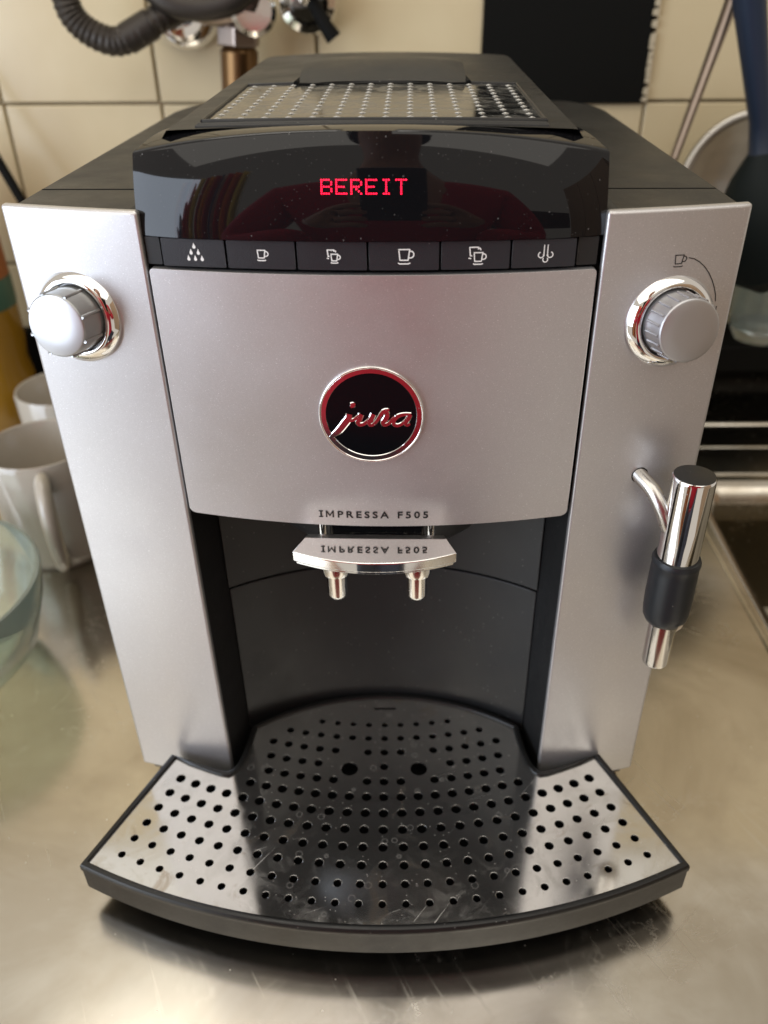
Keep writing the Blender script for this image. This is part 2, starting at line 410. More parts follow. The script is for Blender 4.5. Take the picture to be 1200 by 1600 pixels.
# counter: steel sheet with a sunken sink bowl at the right
sx, sy, rc = 0.268, 0.338, 0.028
notch = [(1.3, sy)] + [(sx + rc + rc * cos(R(a)), sy - rc + rc * sin(R(a))) for a in range(90, 181, 10)] + [(sx, -0.20), (sx + 0.02, -0.23), (1.3, -0.23)]
outl = [(-1.2, -0.26), (1.3, -0.26), (1.3, -0.23)] + notch[::-1][1:] + [(1.3, 0.5475), (-1.2, 0.5475)]
counter = obj("counter", prism(outl, -0.03, 0.0), M['counter'], None, True)
tag(counter, kind='structure')
def basin(PR, floor=True):
    line = notch
    V = []; F = []
    prof = PR
    cx, cy = 0.6, 0.05
    n = len(line)
    for off, z in prof:
        for i, (x, y) in enumerate(line):
            a = Vector(line[max(i - 1, 0)]); b = Vector(line[min(i + 1, n - 1)]); d = (b - a).normalized(); nr = Vector((-d.y, d.x))
            if i == 0: nr = Vector((0, -1))
            q = Vector((x, y)) + nr * off if off else Vector((x, y))
            V.append((q.x, q.y, z + 0.001 if off == 0 else z))
    for j in range(len(prof) - 1):
        for i in range(n - 1): F.append((j * n + i, j * n + i + 1, (j + 1) * n + i + 1, (j + 1) * n + i))
    if floor: F.append(tuple(range((len(prof) - 1) * n, len(prof) * n)))
    return V, F
obj("sink_lip", basin([(0.0, 0.0), (0.003, -0.0008), (0.008, -0.004), (0.012, -0.010), (0.0145, -0.020), (0.0155, -0.032)], False), M['counter'], counter)
obj("sink_basin", basin([(0.0155, -0.032), (0.018, -0.09), (0.028, -0.125), (0.055, -0.14)]), M['basin'], counter)  # same steel as the lip, darkened in colour to give the bowl shade
# pressed beads: along the sink edge and along the back ledge
bead = [(0.262, -0.2, -0.001)] + [(0.262, 0.05, -0.001), (0.262, 0.20, -0.001), (0.2615, 0.31, -0.001), (0.270, 0.340, -0.001), (0.292, 0.350, -0.001), (0.40, 0.352, -0.001), (1.2, 0.352, -0.001)]
obj("edge_bead", tube(smooth_path(bead, 5), 0.0028, 10), M['counter'], counter)
for yb, rb in ((0.405, 0.0042), (0.455, 0.0055)):
    obj("ledge_bead", tube([(0.13, yb, -0.003), (1.2, yb, -0.003)], rb, 12), M['counter'], counter)
prof = [(0.500, -0.001), (0.512, 0.001), (0.521, 0.007), (0.526, 0.016), (0.530, 0.020), (0.5395, 0.0205)]
obj("upstand", surf(1, len(prof) - 1, lambda u, v: (-1.2 + 2.5 * u, *prof[round(v * (len(prof) - 1))])), M['counter'], counter)
obj("black_ledge", join(box(-1.2, 1.3, 0.527, 0.5402, 0.0212, 0.078), box(0.20, 1.3, 0.470, 0.5265, 0.050, 0.078)), M['black'], counter, True, 0.003)

# ================================================================ COFFEE MACHINE
cm = empty("coffee_machine")
tag(cm, "silver and black bean-to-cup coffee machine with red lit display on the steel counter", "coffee machine")
XI = 0.0848   # inner edge of side panels
# --- inner body
def rr_outline(x0, x1, y0, y1, r, k=5):
    o = []
    for cx, cy, a in ((x1 - r, y0 + r, -90), (x1 - r, y1 - r, 0), (x0 + r, y1 - r, 90), (x0 + r, y0 + r, 180)):
        o += [(cx + r * cos(R(a + 90 * i / k)), cy + r * sin(R(a + 90 * i / k))) for i in range(k + 1)]
    return o
for s in (-1, 1):
    # side housing with chamfered rear corner, black, slightly behind the silver panel
    o = [(0.086, Fx(0.086) + 0.004), (0.1385, 0.0045), (0.1385, 0.27), (0.134, 0.297), (0.122, 0.316), (0.100, 0.325), (0.086, 0.327)]
    o = [(s * x, y) for x, y in o]
    if s < 0: o = o[::-1]
    h = obj("side_housing", prism(o, 0.014, 0.3205), M['housing'], cm, True, 0.005, segs=3)
    # flip-up section line across the top
    zt = 0.3207
    obj("top_seam", join(box(*sorted((s * 0.090, s * 0.137)), 0.0335, 0.0343, zt - 0.002, zt)), M['void'], h, False)
    # silver front panel
    x0, x1 = sorted((s * XI, s * 0.140))
    xs = [x0 + (x1 - x0) * i / 14 for i in range(15)]
    pn = obj("side_panel", colslab(xs, lambda x: 0.0125, lambda x: 0.3222, lambda x, z: Fx(x), lambda x, z: Fx(x) + 0.0045, 12), M['silver'], cm, True, 0.0012, segs=3)
    if s > 0: right_panel = pn
    # cavity inner wall, three vertical faces as in the photo
    ys, ye = Fx(XI) + 0.0047, 0.016
    xw = s * (XI + 0.0004)
    v = [(xw, ys, 0.015), (s * 0.0795, ye, 0.015), (s * 0.0795, ye, 0.30), (xw, ys, 0.30), (s * 0.092, ys, 0.015), (s * 0.092, ye, 0.015), (s * 0.092, ye, 0.30), (s * 0.092, ys, 0.30)]
    fcs = [(0, 1, 2, 3), (4, 7, 6, 5), (3, 2, 6, 7), (0, 4, 5, 1), (0, 3, 7, 4)]
    obj("cavity_side_wall", (v, fcs), M['satin'], cm, False)
    obj("foot", lathe([(0, 0), (0.012, 0), (0.013, 0.002), (0.012, 0.0145), (0, 0.0145)], 24, (s * 0.118, 0.02, 0)), M['rubber'], cm)
    obj("foot", lathe([(0, 0), (0.012, 0), (0.013, 0.002), (0.012, 0.0145), (0, 0.0145)], 24, (s * 0.118, 0.28, 0)), M['rubber'], cm)
    obj("base_corner", prism([(s * 0.1, 0.003), (s * 0.136, 0.004), (s * 0.136, 0.27), (s * 0.1, 0.27)][::s], 0.004, 0.0138), M['satin'], cm, True, 0.001)
# centre block behind everything
obj("core_body", join(box(-0.0862, 0.0862, 0.0425, 0.32, 0.014, 0.318)), M['satin'], cm, False)
# upper front carrier (dark gap behind door and buttons)
xs = [-XI + 0.0004 + (2 * XI - 0.0008) * i / 20 for i in range(21)]
obj("front_carrier", colslab(xs, lambda x: 0.196, lambda x: 0.3185, lambda x, z: Fx(x) + 0.0055, lambda x, z: 0.040, 2), M['void'], cm, False)
# cavity rear wall: two curved shells with a groove between
def cav_y(x, off=0.0):
    Rr = (0.0795 ** 2 + 0.0235 ** 2) / (2 * 0.0235); return 0.039 - Rr + math.sqrt(Rr * Rr - x * x) + off
xs = [-0.0793 + 0.1586 * i / 32 for i in range(33)]
obj("rear_wall_lower", colslab(xs, lambda x: 0.024, lambda x: 0.1270, lambda x, z: cav_y(x), lambda x, z: cav_y(x) + 0.003, 3), M['cavity'], cm, True, 0.0006)
obj("rear_wall_upper", colslab(xs, lambda x: 0.1288, lambda x: 0.200, lambda x, z: cav_y(x) - 0.0012, lambda x, z: cav_y(x) + 0.003, 3), M['cavity'], cm, True, 0.0006)
obj("rear_wall_groove", colslab(xs, lambda x: 0.020, lambda x: 0.200, lambda x, z: cav_y(x) + 0.0031, lambda x, z: cav_y(x) + 0.004, 1), M['void'], cm, False)
# bowl shaped brew housing hanging behind the spout
def brew(u, v):
    a = pi * (-1.0 + u) # half turn towards the front
    hw = 0.030 + 0.030 * (1 - (1 - v) ** 2) ** 0.5 if v > 0 else 0.030
    z = 0.160 + 0.036 * v
    return (hw * cos(a) * 1.0, 0.028 + (0.024 + 0.016 * v) * sin(a), z)
v, f = surf(28, 10, brew)
nb = len(v); f.append(tuple(range(0, 29)))
obj("brew_housing", (v, f), M['satin'], cm)

# --- door
dx0, dx1, dr = -0.0838, 0.0832, 0.0028
def dz0(x): return 0.1908 + 0.0022 * (x / 0.08) ** 2 + rcut(x, dx0, dx1, dr)
def dz1(x): return 0.3013 + 0.0005 * (x / 0.08) ** 2 - rcut(x, dx0, dx1, dr * 0.6)
front = obj("front_door", colslab(cols(dx0, dx1, dr, 30), dz0, dz1, lambda x, z: Fx(x), lambda x, z: Fx(x) + 0.004, 12), M['silver'], cm, True, 0.0007, segs=3)

# --- lettering on the door
def text_mesh(body, size, spacing, offset):
    cu = bpy.data.curves.new("lettering", 'FONT'); cu.body = body; cu.size = size; cu.space_character = spacing; cu.offset = offset
    cu.align_x = 'CENTER'; cu.resolution_u = 3
    to = bpy.data.objects.new("lettering", cu); C.objects.link(to)
    me = bpy.data.meshes.new_from_object(to.evaluated_get(bpy.context.evaluated_depsgraph_get()))
    v = [tuple(p.co) for p in me.vertices]; f = [tuple(p.vertices) for p in me.polygons]
    bpy.data.objects.remove(to); bpy.data.curves.remove(cu); bpy.data.meshes.remove(me)
    return v, f
v, f = text_mesh("IMPRESSA F505", 1.0, 1.42, 0.022)
v = [(p[0] * 0.0047, p[1] * 0.0047, 0) for p in v]
par = list(range(len(v)))
def find(a):
    while par[a] != a: a = par[a]
    return a
for q in f:
    for t in q[1:]: par[find(t)] = find(q[0])
isl = {}
for i in range(len(v)): isl.setdefault(find(i), []).append(i)
order = sorted((i for i in isl.values() if len(i) > 2), key=lambda L: min(v[i][0] for i in L))
mset = set(order[1]); m0 = min(v[i][0] for i in mset); m1 = max(v[i][0] for i in mset)
f = [q for q in f if q[0] not in mset]
w = max(p[0] for p in v) - min(p[0] for p in v); mx = (max(p[0] for p in v) + min(p[0] for p in v)) / 2
k = 0.0470 / w
tv = [((p[0] - mx) * k - 0.0014, p[1] * 1.0, 0) for p in v]
pz = 0.1952
vv = [(x, Fx(x) - 0.00022, y + pz) for x, y, _ in tv]
hgt = max(p[1] for p in v)
xl = min(x for x, _, _ in tv)
ser = strokes([[(xl - 0.0006, pz + 0.0002), (xl + 0.0013, pz + 0.0002)], [(xl - 0.0006, pz + hgt - 0.0002), (xl + 0.0013, pz + hgt - 0.0002)]], 0.00045, on_front(), 0.00024)
ma, mb = [(t - mx) * k - 0.0014 for t in (m0, m1)]; hb = 0.0047 * 0.70
hb = hgt
ml = [strokes([[(ma + 0.00035, pz), (ma + 0.00035, pz + hb)], [(mb - 0.00035, pz), (mb - 0.00035, pz + hb)]], 0.00062, on_front(), 0.00022),
      strokes([[(ma + 0.0004, pz + hb - 0.0001), ((ma + mb) / 2, pz + hb * 0.25), (mb - 0.0004, pz + hb - 0.0001)]], 0.00048, on_front(), 0.00026)]
obj("lettering", join((vv, f), ser, *ml), M['black_print'], front, False)

# --- badge
bc = (-0.0014, 0.2448); br = 0.0213
nb = Vector((2 * 0.97 * bc[0], -1, 0)).normalized()
bo = (bc[0], Fx(bc[0]), bc[1])
badge = obj("badge", lathe([(0.0213, -0.0008), (0.0213, 0.0003), (0.0212, 0.0009), (0.02085, 0.0012), (0.0205, 0.0011), (0.0203, 0.0007)], 96, bo, nb), M['chrome'], cm, sharp=60)
obj("badge_ring", lathe([(0.0204, 0.00070), (0.0202, 0.00080), (0.0184, 0.00079), (0.0182, 0.00050)], 96, bo, nb), M['chrome'], badge, sharp=18)
obj("badge_disc", lathe([(0.0182, 0.00050), (0.010, 0.00056), (0, 0.00058)], 96, bo, nb), M['enamel'], badge)
def bmap(u, v, l=0.0):   # crop pixels (7.5 per photo pixel) on the badge face
    x = bc[0] + (u - 600) / 7.5 * 0.000258; z = bc[1] + (337 - v) / 7.5 * 0.000292
    return (x, Fx(bc[0]) - 0.0006 - l, z)
jl = [
    ([(392, 213), (375, 222)], [58, 62]),
    ([(415, 195), (392, 212), (362, 240)], [14, 62, 18]),
    ([(345, 318), (330, 370), (285, 425), (215, 505), (140, 562), (100, 590)], [74, 78, 84, 78, 46, 10]),
    ([(330, 392), (390, 385), (440, 350), (480, 322)], [34, 32, 34, 40]),
    ([(482, 318), (462, 370), (440, 412), (462, 438), (510, 430), (570, 385), (620, 330)], [62, 60, 52, 40, 36, 34, 40]),
    ([(625, 316), (600, 370), (572, 415), (588, 442), (625, 432), (670, 385), (712, 320), (745, 280)], [62, 60, 50, 36, 34, 36, 40, 38]),
    ([(735, 292), (770, 276), (812, 264)], [50, 44, 16]),
    ([(755, 290), (785, 312), (765, 370), (735, 412), (755, 438), (800, 425), (850, 375), (880, 345)], [40, 56, 58, 52, 40, 34, 32, 30]),
    ([(1065, 318), (985, 318), (910, 340), (865, 390), (862, 430), (905, 446), (960, 425), (1005, 385), (1040, 335)], [30, 34, 42, 46, 42, 34, 34, 34, 34]),
    ([(1062, 318), (1030, 370), (1000, 412), (1020, 440), (1055, 425)], [40, 52, 52, 34, 12]),
]
lv = []
for i, (L, w) in enumerate(jl):
    P = smooth_path([(a, b, 0) for a, b in L], 4); ww = []
    for q in range(len(w) - 1): ww += [w[q] + (w[q + 1] - w[q]) * t / 4 for t in range(4)]
    ww.append(w[-1]); ww = [x * 1.0 + 14 for x in ww]; P2 = [(p.x, p.y) for p in P]
    top = strokes([P2], [[x * 0.72 for x in ww]], bmap, 0.00036 + 0.000004 * i)
    bot = strokes([P2], [[x * 0.98 for x in ww]], bmap, 0.00008 + 0.000003 * i)
    n = len(P2); V = top[0] + bot[0]; F = list(top[1])
    for a in range(n - 1):
        F += [(2 * a, 2 * a + 2, 2 * n + 2 * a + 2, 2 * n + 2 * a), (2 * a + 1, 2 * n + 2 * a + 1, 2 * n + 2 * a + 3, 2 * a + 3)]
    F += [(0, 2 * n, 2 * n + 1, 1), (2 * n - 2, 2 * n - 1, 4 * n - 1, 4 * n - 2)]
    lv.append((V, F))
obj("emblem_lettering", join(*lv), M['chrome'], badge, False)

# --- buttons
bx = [-0.0853, -0.0781, -0.0533, -0.0273, -0.0012, 0.0250, 0.0507, 0.0750, 0.0834]
cup_s = [[(-1.15, 1.2), (-0.95, -0.75), (0.55, -0.75), (0.85, 1.2), (-1.15, 1.2), (-1.12, 1.0)], [(0.85, 0.85)] + arc2(1.0, 0.30, 0.62, 80, -95, 8) + [(0.62, -0.35)], [(-1.3, -1.25), (-1.0, -1.42), (0.6, -1.42), (0.95, -1.25)]]
def scaled(L, k, dx=0, dy=0): return [[(x * k + dx, y * k + dy) for x, y in l] for l in L]
back_cup = [[(-0.55, -0.62), (-0.95, -0.60), (-1.15, 1.25)], [(-1.27, 1.2), (0.75, 1.2), (0.72, 0.72)], [(0.75, 1.0), (1.15, 0.95), (1.3, 0.55)], [(-1.35, -1.10), (-0.75, -1.22)]]
def drop2(cx, cy, k): return [(cx + k * x, cy + k * y) for x, y in [(0, 1.7), (0.35, 0.75), (0.72, 0.0), (0.70, -0.5), (0.35, -0.88), (-0.0, -0.98), (-0.35, -0.88), (-0.70, -0.5), (-0.72, 0.0), (-0.35, 0.75)]]
for i in range(8):
    a, b = bx[i] + 0.0004, bx[i + 1] - 0.0004
    if i == 0: a = -0.0842
    blank = i in (0, 7)
    zlo = lambda x: 0.30295 + rcut(x, a, b, 0.0005)
    zhi = lambda x: 0.3131 - rcut(x, a, b, 0.0005)
    xs = cols(a, b, 0.0005, 8, 3)
    dy = 0.0020 if blank else 0.0008
    bt = obj("button_filler" if blank else "button", colslab(xs, zlo, zhi, lambda x, z: Fx(x) + dy, lambda x, z: Fx(x) + 0.006, 3), M['satin'] if blank else M['button'], cm, True, 0.0007)
    if blank: continue
    cx = (a + b) / 2 + 0.0006; cz = 0.3081; k = 0.00182
    fm = lambda u, v, l=0.0: (cx + u * k, Fx(cx + u * k) + 0.0008 - 0.00015 - l, cz + v * k)
    parts = []
    if i == 1:
        for (px_, py_) in ((0, 1.3), (-0.75, 0.1), (0.75, 0.1), (-1.4, -1.15), (0, -1.15), (1.4, -1.15)):
            parts.append(poly(drop2(px_, py_, 0.46), fm))
    elif i == 2: parts.append(strokes(scaled(cup_s, 0.78, -0.1), 0.22, fm))
    elif i == 4: parts.append(strokes(scaled(cup_s, 1.08, -0.1), 0.24, fm))
    elif i in (3, 5):
        s = 0.78 if i == 3 else 1.02
        parts.append(strokes(scaled(cup_s, s * 0.86, s * 0.35, -s * 0.55), 0.22, fm))
        parts.append(strokes(scaled(back_cup, s * 0.9, -s * 0.5, s * 0.45), 0.23, fm))
    else:
        parts.append(strokes([[(-0.36, 1.7), (-0.36, -0.30)] + arc2(-0.92, -0.30, 0.56, 0, -255, 10), [(0.36, 1.7), (0.36, -0.30)] + arc2(0.92, -0.30, 0.56, 180, 435, 10), arc2(0, -1.25, 0.50, 140, 400, 10)], 0.20, fm))
    obj("icon", join(*parts), M['white_print'], bt, False)

# --- display: glossy black, curved both ways, rolls over to the top
DX0, DX1 = -0.0862, 0.0850
def dprof(v):    # v 0..1 front, 1..1.35 roll-over
    if v <= 1: return 0.019 * v ** 2.6, v
    return None
def display(u, v):
    x = DX0 + (DX1 - DX0) * u; e = abs(2 * u - 1)
    e6 = e ** 8
    y = Fx(x) - 0.0006 + 0.003 * e6
    ztop = 0.3487 - 0.0085 * e ** 2.3
    face = lambda t: 0.035 * (0.06 * t + 0.19 * t * t)
    if v <= 0.8:
        t = v / 0.8
        return (x, y + face(t), 0.31355 + (ztop - 0.31355) * t)
    t = (v - 0.8) / 0.2
    a = t * pi / 2
    kx = 1 - 0.13 * e ** 3 * t
    return (x * kx, y + face(1) + 0.0190 * (0.25 * sin(a) + 0.75 * t), ztop + 0.0012 * sin(pi * t) - 0.0012 * t + 0.0072 * e ** 3 * t)
V, F = surf(64, 40, display)
# sides down and bottom back
nV = len(V)
row0 = list(range(0, 65))
V2 = [(V[i][0], V[i][1] + 0.006, V[i][2] - 0.0004) for i in row0]
V += V2
F += [(i, nV + i, nV + i + 1, i + 1) for i in range(64)]
left = [j * 65 for j in range(41)]; right = [j * 65 + 64 for j in range(41)]
for side, sgn in ((left, 1), (right, -1)):
    k = len(V); V += [(V[i][0] + sgn * 0.0012, max(V[i][1] + 0.012, 0.010), min(V[i][2] - 0.001, 0.33)) for i in side]
    for j in range(40):
        q = (side[j], side[j + 1], k + j + 1, k + j); F.append(q if sgn < 0 else q[::-1])
disp = obj("display", (V, F), M['gloss'], cm, sharp=60)
# LED matrix
FONT = {'B': ["1111.", "1...1", "1...1", "1111.", "1...1", "1...1", "1111."], 'E': ["11111", "1....", "1....", "1111.", "1....", "1....", "11111"],
        'R': ["1111.", "1...1", "1...1", "1111.", "1.1..", "1..1.", "1...1"], 'I': [".111.", "..1..", "..1..", "..1..", "..1..", "..1..", ".111."],
        'T': ["11111", "..1..", "..1..", "..1..", "..1..", "..1..", "..1.."]}
def disp_pt(x, z):
    u = (x - DX0) / (DX1 - DX0); lo, hi = 0.0, 0.8
    for _ in range(30):
        m_ = (lo + hi) / 2
        if display(u, m_)[2] < z: lo = m_
        else: hi = m_
    return Vector(display(u, lo))
LV = []; LF = []
x_start = -0.0168; pitch = 0.00522; dxp = 0.00086; dzp = 0.00072; z_top = 0.3338
for c, ch in enumerate("BEREIT"):
    for rI, row in enumerate(FONT[ch]):
        for cI, b in enumerate(row):
            if b != '1': continue
            x = x_start + c * pitch + cI * dxp; z = z_top - rI * dzp
            p = disp_pt(x, z); e1 = Vector((1, 0, 0)); e2 = (disp_pt(x, z + 0.0005) - p).normalized(); nn = e1.cross(e2)
            if nn.y > 0: nn = -nn
            k = len(LV)
            for q in range(6): LV.append(p + nn * 0.00012 + e1 * (0.00026 * cos(q * pi / 3)) + e2 * (0.00025 * sin(q * pi / 3)))
            LF.append(tuple(range(k, k + 6)))
obj("display_lettering", (LV, LF), M['led'], disp, False)

# --- hood and bean lid on top
def hood_sec(t):   # t 0..1 front to rear -> y, half width, z top
    pass
def hood(u, v):
    # u across (-1..1 over sides), v along y
    e = 2 * u - 1
    y = 0.0035 + 0.305 * v
    tail = max(0.0, (v - 0.80) / 0.20)
    hw = 0.0735 - 0.020 * tail ** 2.2
    zt = 0.3464 + 0.0020 * (1 - e * e) + 0.018 * y - 0.008 * tail ** 3
    a = abs(e)
    if a < 0.86: return (e / 0.86 * hw, y + 0.012 * (1 - (e / 0.86) ** 2) * (tail > 0) * tail, zt)
    t = (a - 0.86) / 0.14; s = 1 if e > 0 else -1
    return (s * (hw + 0.0035 * sin(t * pi / 2) + 0.004 * t), y, zt - (zt - 0.318) * (1 - cos(t * pi / 2)))
v, f = surf(60, 30, hood)
k = 61 * 30
rear = list(range(k, k + 61)); n0 = len(v); v += [(v[i][0], v[i][1] + 0.004, 0.30) for i in rear]
f += [(rear[i], rear[i + 1], n0 + i + 1, n0 + i) for i in range(60)]
hd = obj("hood", (v, f), M['housing'], cm)
def hz(x, y):
    e = x / 0.0735 * 0.86
    return 0.3464 + 0.0020 * (1 - e * e) + 0.018 * y
# thin stepped ribs round the window (front edge)
for q, (yy, hh) in enumerate(((0.0030, 0.0007), (0.0056, 0.0009), (0.0082, 0.0007))):
    P = [(x, yy + 0.004 * (x / 0.07) ** 2 + 0.001, hz(x, yy) + hh * 0.2) for x in [-0.064 + 0.128 * i / 24 for i in range(25)]]
    obj("lid_rib", tube(P, 0.0007, 8), M['satin'], hd)
LX0, LX1, LY0, LY1 = -0.0630, 0.0640, 0.0115, 0.1170
def lidsurf(u, v):
    y = LY0 + (LY1 - LY0) * v + 0.004 * (2 * u - 1) ** 2 * (1 - v); x = (LX0 + (LX1 - LX0) * u)
    return (x, y, hz(x, y) + 0.0006)
v, f = surf(24, 24, lidsurf)
lid = obj("bean_lid", (v, f), M['lid'], cm)
# raised frame around the lid
def rim_path():
    P = [lidsurf(i / 24, 0) for i in range(25)] + [lidsurf(1, j / 16) for j in range(1, 17)] + [lidsurf(1 - i / 24, 1) for i in range(1, 25)] + [lidsurf(0, 1 - j / 16) for j in range(1, 16)]
    return P + [P[0]]
obj("lid_frame", tube(rim_path(), 0.0009, 8), M['satin'], lid)
# bumps seen through the lid: small four-pointed studs in rows
dv = []
for i in range(14):
    for j in range(11):
        u = (i + 0.5) / 14; v_ = (j + 0.6) / 11.3
        x, y, z = lidsurf(u, v_); r1 = 0.0015; r2 = 0.0006
        ring = [(x + (r1 if q % 2 == 0 else r2) * cos(q * pi / 4), y + (r1 * 1.5 if q % 2 == 0 else r2) * sin(q * pi / 4), z + 0.00008) for q in range(8)]
        dv.append((ring + [(x, y, z + 0.00055)], [(q, (q + 1) % 8, 8) for q in range(8)]))
o = obj("lid_studs", join(*dv), M['dot'], lid, False); o['kind'] = 'stuff'
# lid handle: wedge rising towards the front with the shade of its gap added as black strips
def hnd(u, v):
    x = -0.0385 + 0.0790 * u; e = 2 * u - 1
    y = 0.1165 - 0.003 * e * e + 0.110 * v
    up = 0.0014 + 0.0066 * (v / 0.2) ** 0.7 if v <= 0.2 else 0.0080 * (1 - ((v - 0.2) / 0.8) ** 1.6) + 0.0004
    return (x * (1 - 0.10 * v), y, hz(x, y) + up - 0.0012 * abs(e) ** 6)
v, f = surf(24, 10, hnd); n0 = len(v)
v += [(v[i][0], v[i][1] + 0.0012, v[i][2] - 0.0018) for i in range(25)]
f += [(i, n0 + i, n0 + i + 1, i + 1) for i in range(24)]
for col, sg in ((0, 1), (24, -1)):
    idx = [j * 25 + col for j in range(11)]; k = len(v); v += [(v[i][0], v[i][1], hz(v[i][0], v[i][1]) - 0.001) for i in idx]
    for j in range(10):
        q = (idx[j], idx[j + 1], k + j + 1, k + j); f.append(q if sg > 0 else q[::-1])
obj("lid_handle", (v, f), M['housing'], cm, sharp=60)
for s_ in (-1, 1):
    P = [(s_ * (0.0405 - 0.0035 * t) + 0.001, 0.1135 + 0.034 * t, hz(s_ * 0.04, 0.1135 + 0.034 * t) + 0.0012 + 0.0012 * t) for t in (0, 0.25, 0.5, 0.75, 1)]
    obj("handle_gap_shade", tube(P, [0.0011, 0.0012, 0.0011, 0.0009, 0.0004], 8), M['void'], cm)  # solid black strips standing in for shade beside the handle
obj("handle_gap_shade", box(-0.0380, 0.040, 0.1120, 0.120, 0.3460, hz(0, 0.116) + 0.0008), M['void'], cm, False)

# --- dial knobs
def knob(cx, cz, nribs, rib_r, face_mat, body_mat, long_ribs, label, rot=0.0, up=0.0):
    o3 = Vector((cx, Fx(cx), cz)); nr = Vector((2 * 0.97 * cx, -1, up)).normalized()
    X, Y, A = frame(nr)
    L = 0.0158; rb = 0.0122
    k = obj("dial_knob", lathe([(rb * 1.04, 0.002), (rb * 1.03, 0.004), (rb, L - 0.0015), (rb * 0.985, L - 0.0004), (rb * 0.95, L)], 72, o3, nr), body_mat, cm)
    tag(k, label)
    obj("knob_cap", lathe([(rb * 0.955, L - 0.0005), (rb * 0.95, L + 0.0001), (rb * 0.90, L + 0.0003), (rb * 0.5, L + 0.0006), (0, L + 0.0007)], 72, o3, nr), face_mat, k)
    obj("knob_flange", lathe([(0.0182, -0.0006), (0.0182, 0.0008), (0.0178, 0.0015), (0.0155, 0.0036), (0.0143, 0.0042), (0.0136, 0.0040), (0.0130, 0.0015)], 96, o3, nr), M['chrome'], k, sharp=50)
    ribs = []
    for i in range(nribs):
        t = 2 * pi * i / nribs + rot; d = X * cos(t) + Y * sin(t)
        a = o3 + A * (L - 0.0007 if long_ribs else L - 0.0014) + d * rb; b = o3 + A * (0.0042 if long_ribs else 0.0060) + d * rb * 1.02
        ribs.append(tube(smooth_path([a + A * 0.0003, a, (a + b) / 2, b], 2), [rib_r * 0.5] + [rib_r] * 6, 8))
    obj("knob_rib", join(*ribs), body_mat, k)
    return k
knob(-0.1166, 0.2810, 8, 0.00078, M['satin_metal'], M['satin_grey'], True, "smooth ribbed hot water dial on the left panel", 0.35, 0.10)
knob(0.1148, 0.2798, 20, 0.00055, M['satin_metal'], M['satin_metal'], False, "fluted steam dial on the right panel with printed scale", 0.1, 0.10)

# dial print on the right panel
fr = on_front()
dial = [strokes([[(0.1182, 0.304), (0.1206, 0.3034), (0.1228, 0.3022), (0.1252, 0.3003), (0.1276, 0.2976), (0.1296, 0.2946), (0.1311, 0.2916), (0.1322, 0.2888), (0.1327, 0.2862)]], 0.00034, fr, 0.00015),
        strokes([[(0.1318, 0.2842), (0.1317, 0.2812)], [(0.1336, 0.2842), (0.1335, 0.2806)]], 0.00034, fr, 0.00015)]
kk = 0.00165
dial.append(strokes([[(0.1148 + x * kk, 0.3032 + y * kk) for x, y in l] for l in cup_s], 0.00034, fr, 0.00015))
obj("dial_marking", join(*dial), M['black_print'], right_panel, False)

# --- spout
sp_out = [(-0.0310, -0.0200), (-0.0362, -0.0338)] + [(-0.0362 + 0.0704 * i / 16, -0.0338 - 0.0082 * (1 - (i / 8 - 1) ** 2)) for i in range(1, 16)] + [(0.0342, -0.0338), (0.0295, -0.0200)]
spout = obj("spout", ngon_prism(sp_out, 0.1824, 0.1874), M['chrome'], cm, True, 0.0006, sharp=25, segs=3)
tag(spout, None)
sp2 = [(x * 0.965 - 0.0000, -0.0270 + (y + 0.0270) * 0.93) for x, y in sp_out]
obj("spout_underside", ngon_prism(sp2, 0.1807, 0.1828), M['chrome'], spout, True, 0.0004)
for nx in (-0.0178, 0.0172):
    obj("nozzle", lathe([(0.0068, 0.1810), (0.0068, 0.1775), (0.0064, 0.1755), (0.0048, 0.1750), (0.0046, 0.1738), (0.0046, 0.1640), (0.0042, 0.1622), (0.0034, 0.1616), (0.0033, 0.1700)], 40, (nx, -0.0310, 0), (0, 0, 1)), M['chrome'], spout, sharp=50)
for nx in (-0.0247, 0.0235):
    obj("spout_post", tube([(nx, -0.0145, 0.183), (nx, -0.0145, 0.200)], 0.0019, 20), M['chrome'], spout)
obj("spout_slider", box(-0.0215, 0.0205, -0.0150, 0.005, 0.1800, 0.198), M['gloss'], spout, True, 0.001)

# --- steam wand
wx, wy = 0.1323, -0.0202
rw = 0.0090
wand = obj("steam_wand", lathe([(0, 0.1700), (rw, 0.1700), (rw, 0.2170), (rw * 0.985, 0.21815), (rw * 0.95, 0.2185)], 64, (wx, wy, 0)), M['chrome'], cm, sharp=40)
obj("wand_cap", lathe([(rw * 0.955, 0.2180), (rw * 0.94, 0.2187), (rw * 0.5, 0.2191), (0, 0.2192)], 64, (wx, wy, 0)), M['satin'], wand)
obj("wand_sleeve", lathe([(0.0088, 0.1765), (0.0100, 0.1770), (0.0106, 0.1755), (0.0106, 0.1742), (0.0103, 0.1732), (0.0104, 0.1700), (0.0106, 0.1560), (0.0104, 0.1480), (0.0100, 0.1440), (0.0088, 0.1415), (0.0065, 0.1410)], 64, (wx, wy, 0)), M['rubber'], wand, sharp=60)
obj("wand_tip", lathe([(0.0062, 0.1430), (0.0062, 0.1160), (0.0059, 0.1146), (0.0050, 0.1140), (0.0030, 0.1141), (0, 0.1150)], 48, (wx, wy, 0)), M['chrome_old'], wand, sharp=40)
P = smooth_path([(0.1105, 0.003, 0.2122), (0.1140, -0.0068, 0.2103), (0.1182, -0.0138, 0.2072), (0.1220, -0.0185, 0.2010), (0.1250, -0.0202, 0.1940), (0.1280, -0.0202, 0.188)], 6)
obj("wand_pipe", tube(P, 0.0034, 24), M['pipe'], wand)
